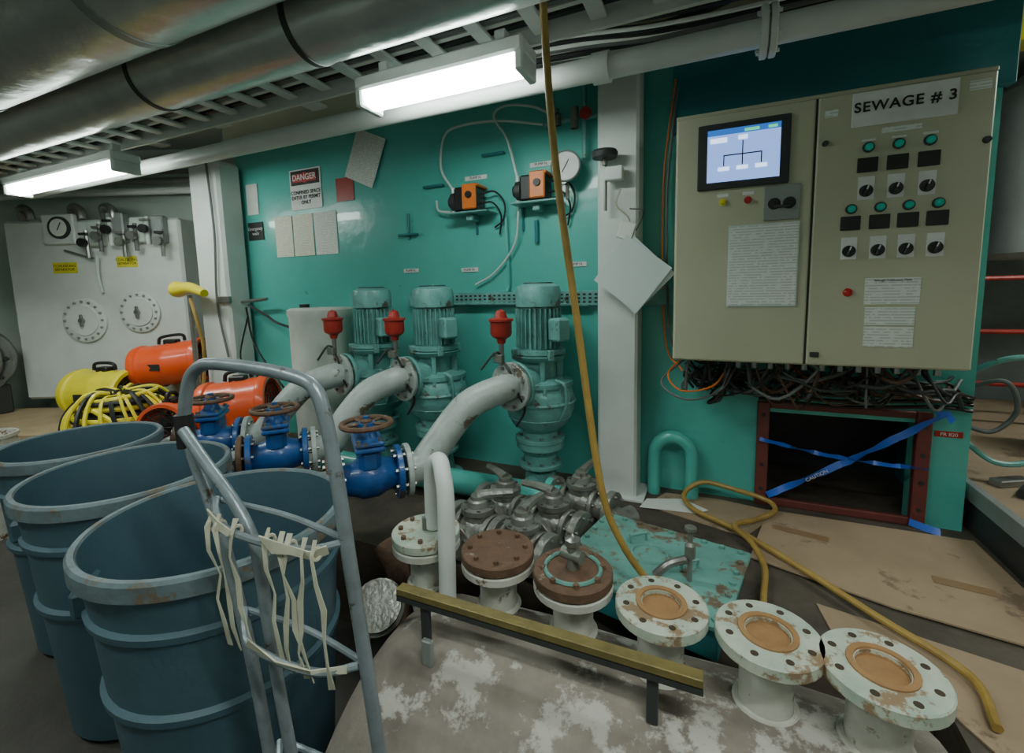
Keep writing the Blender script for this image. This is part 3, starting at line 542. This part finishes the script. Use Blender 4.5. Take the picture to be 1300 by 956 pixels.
blower('ventilation_blower',(-4.30,1.90,.32),(.93,.28,0),.18,.48,YELLOW)
blower('ventilation_blower',(-3.95,2.2,.52),(.85,.5,.12),.17,.50,ORANGE)
blower('ventilation_blower',(-2.86,1.97,.31),(.75,.5,.10),.19,.42,ORANGE)
blower('ventilation_blower',(-3.04,1.66,.27),(.5,-.8,.08),.14,.28,ORANGE)
b=B('duct_hose_coil'); cx_,cy_=-3.50,1.62; b.lathe((cx_,cy_,.10),(0,0,1),[(0,0),(0,.25),(.10,.27),(.22,.23),(.30,.12),(.30,0)],BLACK,32)
random.seed(21)
for k in range(12):
    z=.12+k*.028; R_=.275-.010*abs(k-4)*1.3; b.ring((cx_+.012*math.sin(k*2),cy_+.014*math.cos(k*3),z),(.07*math.sin(k),.07*math.cos(k*2),1),R_,.016,YELLOW if k%2 else BLACK,36,8)
for k in range(30):
    a=k*.225+random.uniform(-.08,.08); r0=random.uniform(.02,.08); hh=random.uniform(-.01,.03); b.tube([(cx_+r0*math.cos(a),cy_+r0*math.sin(a),.425+hh),(cx_+.18*math.cos(a+.1),cy_+.18*math.sin(a+.1),.43+hh),(cx_+.275*math.cos(a+.2),cy_+.275*math.sin(a+.2),.34),(cx_+.305*math.cos(a+.3),cy_+.305*math.sin(a+.3),.21),(cx_+.29*math.cos(a+.35),cy_+.29*math.sin(a+.35),.11)],random.uniform(.009,.014),YELLOW if k%3 else BLACK,6)
b.tube([(cx_+.1,cy_-.2,.38),(cx_+.24,cy_-.16,.3),(cx_+.33,cy_-.12,.2),(cx_+.36,cy_-.10,.115)],.014,YELLOW,8)
b.tube([(cx_-.1,cy_-.18,.40),(cx_-.3,cy_-.12,.3),(cx_-.42,cy_-.05,.2),(cx_-.46,cy_,.115)],.014,YELLOW,8)
b.done()
O=V((-5.45,1.95,0)); 
def fp(u,z,o=0): return O+d*u+n*o+V((0,0,z))
b=B('filter_housing'); b.box(fp(.73,.95,-.0),(1.46,.30,1.5),WHITE,RZ,.02)
def fhatch(u,z,r):
    b.lathe(fp(u,z,.15),n,[(0,r),(.02,r),(.025,r-.01),(.025,r*.7),(.035,r*.68),(.035,0)],WHITE,32)
    for k in range(16):
        a=2*math.pi*k/16; b.lathe(fp(u,z,.17)+d*(r*.85*math.cos(a))+V((0,0,r*.85*math.sin(a))),n,[(0,.010),(.015,.010),(.015,0)],ALU,8)
    b.lathe(fp(u,z,.18),n,[(0,.02),(.03,.02),(.03,0)],STEEL,10); b.box(fp(u,z,.20),(.02,.02,.10),STEEL,RZ)
fhatch(.60,.87,.185); fhatch(1.07,.93,.17)
for u,z,w in ((.48,1.31,.20),(1.0,1.35,.17)): b.box(fp(u,z,.153),(w,.004,.09),SIGNY,RZ,0); b.text('COALESCING\nSEPARATOR',fp(u,z,.157),.03,TXT,(90,0,24))
b.box(fp(.50,1.62,.17),(.26,.05,.24),WHITE,RZ,.01); b.lathe(fp(.52,1.63,.19),n,[(0,.09),(.02,.09),(.02,0)],DARK,24); b.lathe(fp(.52,1.63,.211),n,[(0,.07),(.001,0)],PAPER,24); b.box(fp(.53,1.64,.215),(.005,.003,.07),TXT,RZ@Matrix.Rotation(.5,3,'Y'),0)
b.cyl(fp(.52,1.45,.18),fp(.75,1.38,.18),.008,STEEL,8)
for u,z,w,h,m in ((.80,1.58,.12,.2,CREAM),(.98,1.62,.14,.24,ALU),(1.16,1.60,.12,.2,CREAM),(1.32,1.60,.1,.22,ALU)): b.box(fp(u,z,.18),(w,.07,h),m,RZ,.01)
random.seed(11)
for j,u in enumerate((.75,.86,.95,1.05,1.15,1.25,1.36)):
    z=1.50+.05*(j%3); b.lathe(fp(u,z,.25),n,[(0,.0),(0,.035),(.03,.035),(.03,0)],[BLACK,STEEL,BLACK,BRONZE,STEEL,BLACK,CABLE][j],12); b.cyl(fp(u,z-.12,.22),fp(u,z+.10,.22),.016,[STEEL,CABLE,WHITE][j%3],8); b.box(fp(u,z+.07,.25),(.07,.02,.02),[BLACK,STEEL][j%2],RZ)
for u in (.22,.64,.90): b.tube([fp(u-.08,1.70,.1),fp(u-.06,1.78,.14),fp(u,1.80,.17),fp(u+.06,1.76,.19),fp(u+.07,1.70,.19)],.03,STEEL,10)
b.tube([fp(.8,1.40,.2),fp(.78,1.25,.19),fp(.78,1.1,.17)],.01,CLEAR,6)
b.done()
b=B('overhead_pipework')
for i,zz in enumerate((1.90,1.97,2.03)): b.tube([fp(-.2,zz,.10+.04*i),fp(.6,zz+.02,.10+.04*i),fp(1.9,zz+.03,.10+.04*i)],.03-.006*i,[WHITE,STEEL,CABLE][i],10)
b.done()
b=B('electric_motor'); c=V((-5.50,1.56,.58)); b.lathe(c,(.6,-.8,0),[(-.17,0),(-.17,.2),(-.08,.26),(0,.30),(.03,.30),(.04,.2),(.09,.18),(.10,.1),(.14,.09),(.14,0)],STEEL,32)
for k in range(10):
    a=2*math.pi*k/10; ax_,u_,w_=frame((.6,-.8,0)); b.lathe(c+ax_*.03+(u_*math.cos(a)+w_*math.sin(a))*.26,ax_,[(0,.018),(.02,.018),(.02,0)],DARK,8)
b.ring(c+V((.6,-.8,0))*.06,(.6,-.8,0),.24,.012,BRONZE,32,8); b.ext(-5.65,-5.35,1.46,1.72,.12,.36,DARK,.01); b.done()
b=B('yellow_spray_lance'); b.tube([(-3.62,2.10,1.10),(-3.45,2.08,1.11),(-3.25,2.05,1.07)],.045,YELLOW,12,rfun=lambda t:1.2-.6*t); b.tube([(-3.5,2.1,1.05),(-3.42,2.08,.9),(-3.4,2.1,.7),(-3.42,2.1,.5),(-3.42,2.05,.12)],.012,HOSE,8); b.lathe((-3.6,2.1,1.10),(-1,.1,.1),[(0,.05),(.03,.06),(.05,.06),(.05,0)],YELLOW,16); b.cyl((-3.5,2.1,1.06),(-3.5,2.1,.10),.018,STEEL,8); b.done()
b=B('power_cord'); b.tube([(-3.15,2.3,.98),(-2.9,2.25,.90),(-2.75,2.2,.86),(-2.62,2.22,.82)],.009,BLACK,8); b.tube([(-3.18,2.3,.96),(-3.1,2.28,.7),(-2.85,2.25,.45),(-2.6,2.2,.3)],.007,BLACK,8); b.tube([(-3.1,2.25,.9),(-3.15,2.2,.6),(-3.0,2.2,.55)],.006,BLACK,8); b.done()
b=B('white_bucket'); b.lathe((-4.05,1.15,-.4),(0,0,1),[(0,0),(0,.12),(.36,.12),(.62,.145),(.62,.15),(.64,.15),(.64,.14),(.38,.115),(.38,0)],DWHITE,28); b.ring((-4.05,1.15,.18),(0,0,1),.145,.005,ALU,28,6); b.done()
# ---------------------------------------------------------------- overhead
b=B('insulated_duct'); b.cyl((-7.4,1.2,1.92),(.9,1.2,1.92),.115,FOIL,40)
for x in (-5.2,-3.6,-2.05,-1.22,-.3): b.lathe((x-.02,1.2,1.92),(1,0,0),[(0,.115),(.002,.119),(.022,.119),(.024,.115)],DARK,40)
b.done()
b=B('insulated_duct'); b.cyl((-7.4,.87,2.0),(.9,.87,2.0),.19,FOIL,40)
for x in (-5.8,-4.2,-2.75,-1.6): b.lathe((x-.02,.87,2.0),(1,0,0),[(0,.19),(.002,.194),(.038,.194),(.04,.19)],ALU,40)
b.done()
b=B('insulated_duct'); b.cyl((-7.4,.45,1.98),(.9,.45,1.98),.17,FOIL,40); b.done()
b=B('overhead_pipe'); b.cyl((-4.6,1.72,1.83),(1.4,1.72,1.83),.042,WHITE,20)
for x in (.12,): b.flange((x,1.72,1.83),(1,0,0),.075,.045,.02,WHITE,WHITE,6); b.flange((x+.025,1.72,1.83),(1,0,0),.075,.045,.02,WHITE,WHITE,6)
b.lathe((-.42,1.72,1.83),(1,0,0),[(0,.042),(.0,.052),(.06,.052),(.06,.042)],WHITE,20)
b.done()
b=B('ladder_cable_tray'); b.ext(-5.6,.9,1.36,1.375,1.92,1.99,WHITE,.003); b.ext(-5.6,.9,1.60,1.615,1.90,1.99,WHITE,.003)
for i in range(32): b.ext(-5.6+i*.2,-5.545+i*.2,1.37,1.61,1.93,1.945,WHITE,.003)
for j,y in enumerate((1.40,1.43,1.46,1.49,1.52,1.56)): b.tube([(-5.6,y,1.962),(-3,y+.01,1.96),(0,y,1.962),(.9,y,1.96)],.014,[CABLE,PAPER,DWHITE,CABLE,PAPER,BLACK][j],6)
b.done()
b=B('ceiling_beam')
for x in (-5.2,-3.9,-2.3,-.72,.95):
    b.ext(x-.06,x+.06,1.34,2.28,2.2,2.215,WHITE,.002); b.ext(x-.006,x+.006,1.34,2.28,2.21,2.35,WHITE,.001)
b.ext(-3.3,1.1,2.3,2.4,2.085,2.16,WHITE,.003); b.ext(-3.3,1.1,2.32,2.38,2.16,2.34,BEIGE,.003)
b.done()
b=B('tray_hanger')
for x in (-.74,-2.3,-3.9):
    b.ext(x-.03,x+.03,1.575,1.635,1.99,2.2,WHITE,.003); b.ext(x-.05,x+.05,1.617,1.64,1.90,2.0,WHITE,.003)
b.done()
b=B('overhead_cables'); random.seed(5)
for i in range(16):
    y=1.80+i*.024; z=2.04+random.uniform(-.02,.05); m=random.choice([BLACK,BLACK,CABLE,DWHITE,PAPER])
    b.tube([(-1.2,y,z+.06),(-.6,y,z+.03),(-.2,y+.02,z+random.uniform(-.03,.03)),(.3,y-.02,z+random.uniform(-.04,.04)),(.9,y,z+random.uniform(-.02,.05)),(1.6,y,z+.03)],random.uniform(.008,.016),m,6)
b.ext(-1.2,1.5,1.77,1.785,2.0,2.06,DWHITE,.003)
b.done()
def fixture(x0,x1,y,z,on=True):
    b=B('fluorescent_lamp'); b.ext(x0,x1,y-.07,y+.07,z+.035,z+.085,WHITE,.008)
    nseg=8; vs=[];fs=[]
    for i,xx in enumerate((x0+.03,x1-.03)):
        for k in range(nseg+1):
            a=math.pi*k/nseg; vs.append((xx,y+.06*math.cos(a),z+.036-.055*math.sin(a)))
    for k in range(nseg): fs.append([k,k+1,nseg+2+k,nseg+1+k])
    fs.append(list(range(nseg+1))); fs.append([nseg+1+k for k in range(nseg+1)]); b.add(vs,fs,LAMPE)
    for xx in (x0,x1-.03): b.ext(xx,xx+.03,y-.066,y+.066,z-.022,z+.04,WHITE,.006)
    for xx in (x0+.1,x1-.1): b.ext(xx-.02,xx+.02,y-.02,y+.02,z+.08,z+(.14 if z<2 else .25),WHITE,.003)
    b.done()
fixture(-1.27,-.58,1.50,1.775); fixture(-4.12,-2.88,1.48,1.735)
fixture(.0,1.2,.05,2.1); fixture(-2.2,-1.0,-.3,2.1); fixture(-4.4,-3.2,-.1,2.1); fixture(1.6,2.8,2.4,2.1)  # unseen fixtures, added out of view to brighten the room
def area(name,loc,sx,sy,e,rot=(0,0,0)):
    l=bpy.data.lights.new(name,'AREA'); l.shape='RECTANGLE'; l.size=sx; l.size_y=sy; l.energy=e; l.color=(.97,1,.93)
    o=bpy.data.objects.new(name,l); o.location=loc; o.rotation_euler=[math.radians(a) for a in rot]; bpy.context.collection.objects.link(o)
area('fill_light_a',(.6,.05,2.07),1.1,.1,17); area('fill_light_b',(-1.6,-.3,2.07),1.1,.1,3); area('fill_light_c',(-3.8,-.1,2.07),1.1,.1,8); area('fill_light_d',(2.2,2.4,2.07),1.1,.1,10)  # added fill lights just below the out-of-view fixtures
w=bpy.data.worlds.new('world'); w.use_nodes=True; w.node_tree.nodes['Background'].inputs[0].default_value=(.6,.75,.72,1); w.node_tree.nodes['Background'].inputs[1].default_value=.08
bpy.context.scene.world=w
# ---------------------------------------------------------------- camera
F=578.0
R=(Matrix.Rotation(math.radians(24),3,'Z')@Matrix.Rotation(math.radians(83.5),3,'X')@Matrix.Rotation(math.radians(-1.3),3,'Z'))
c=bpy.data.cameras.new('camera'); co=bpy.data.objects.new('camera',c); bpy.context.collection.objects.link(co)
co.matrix_world=Matrix.Translation((0,0,1.05))@R.to_4x4()
c.sensor_width=36; c.lens=F/1300*36; c.shift_y=-45/1300; c.clip_start=.01
bpy.context.scene.camera=co
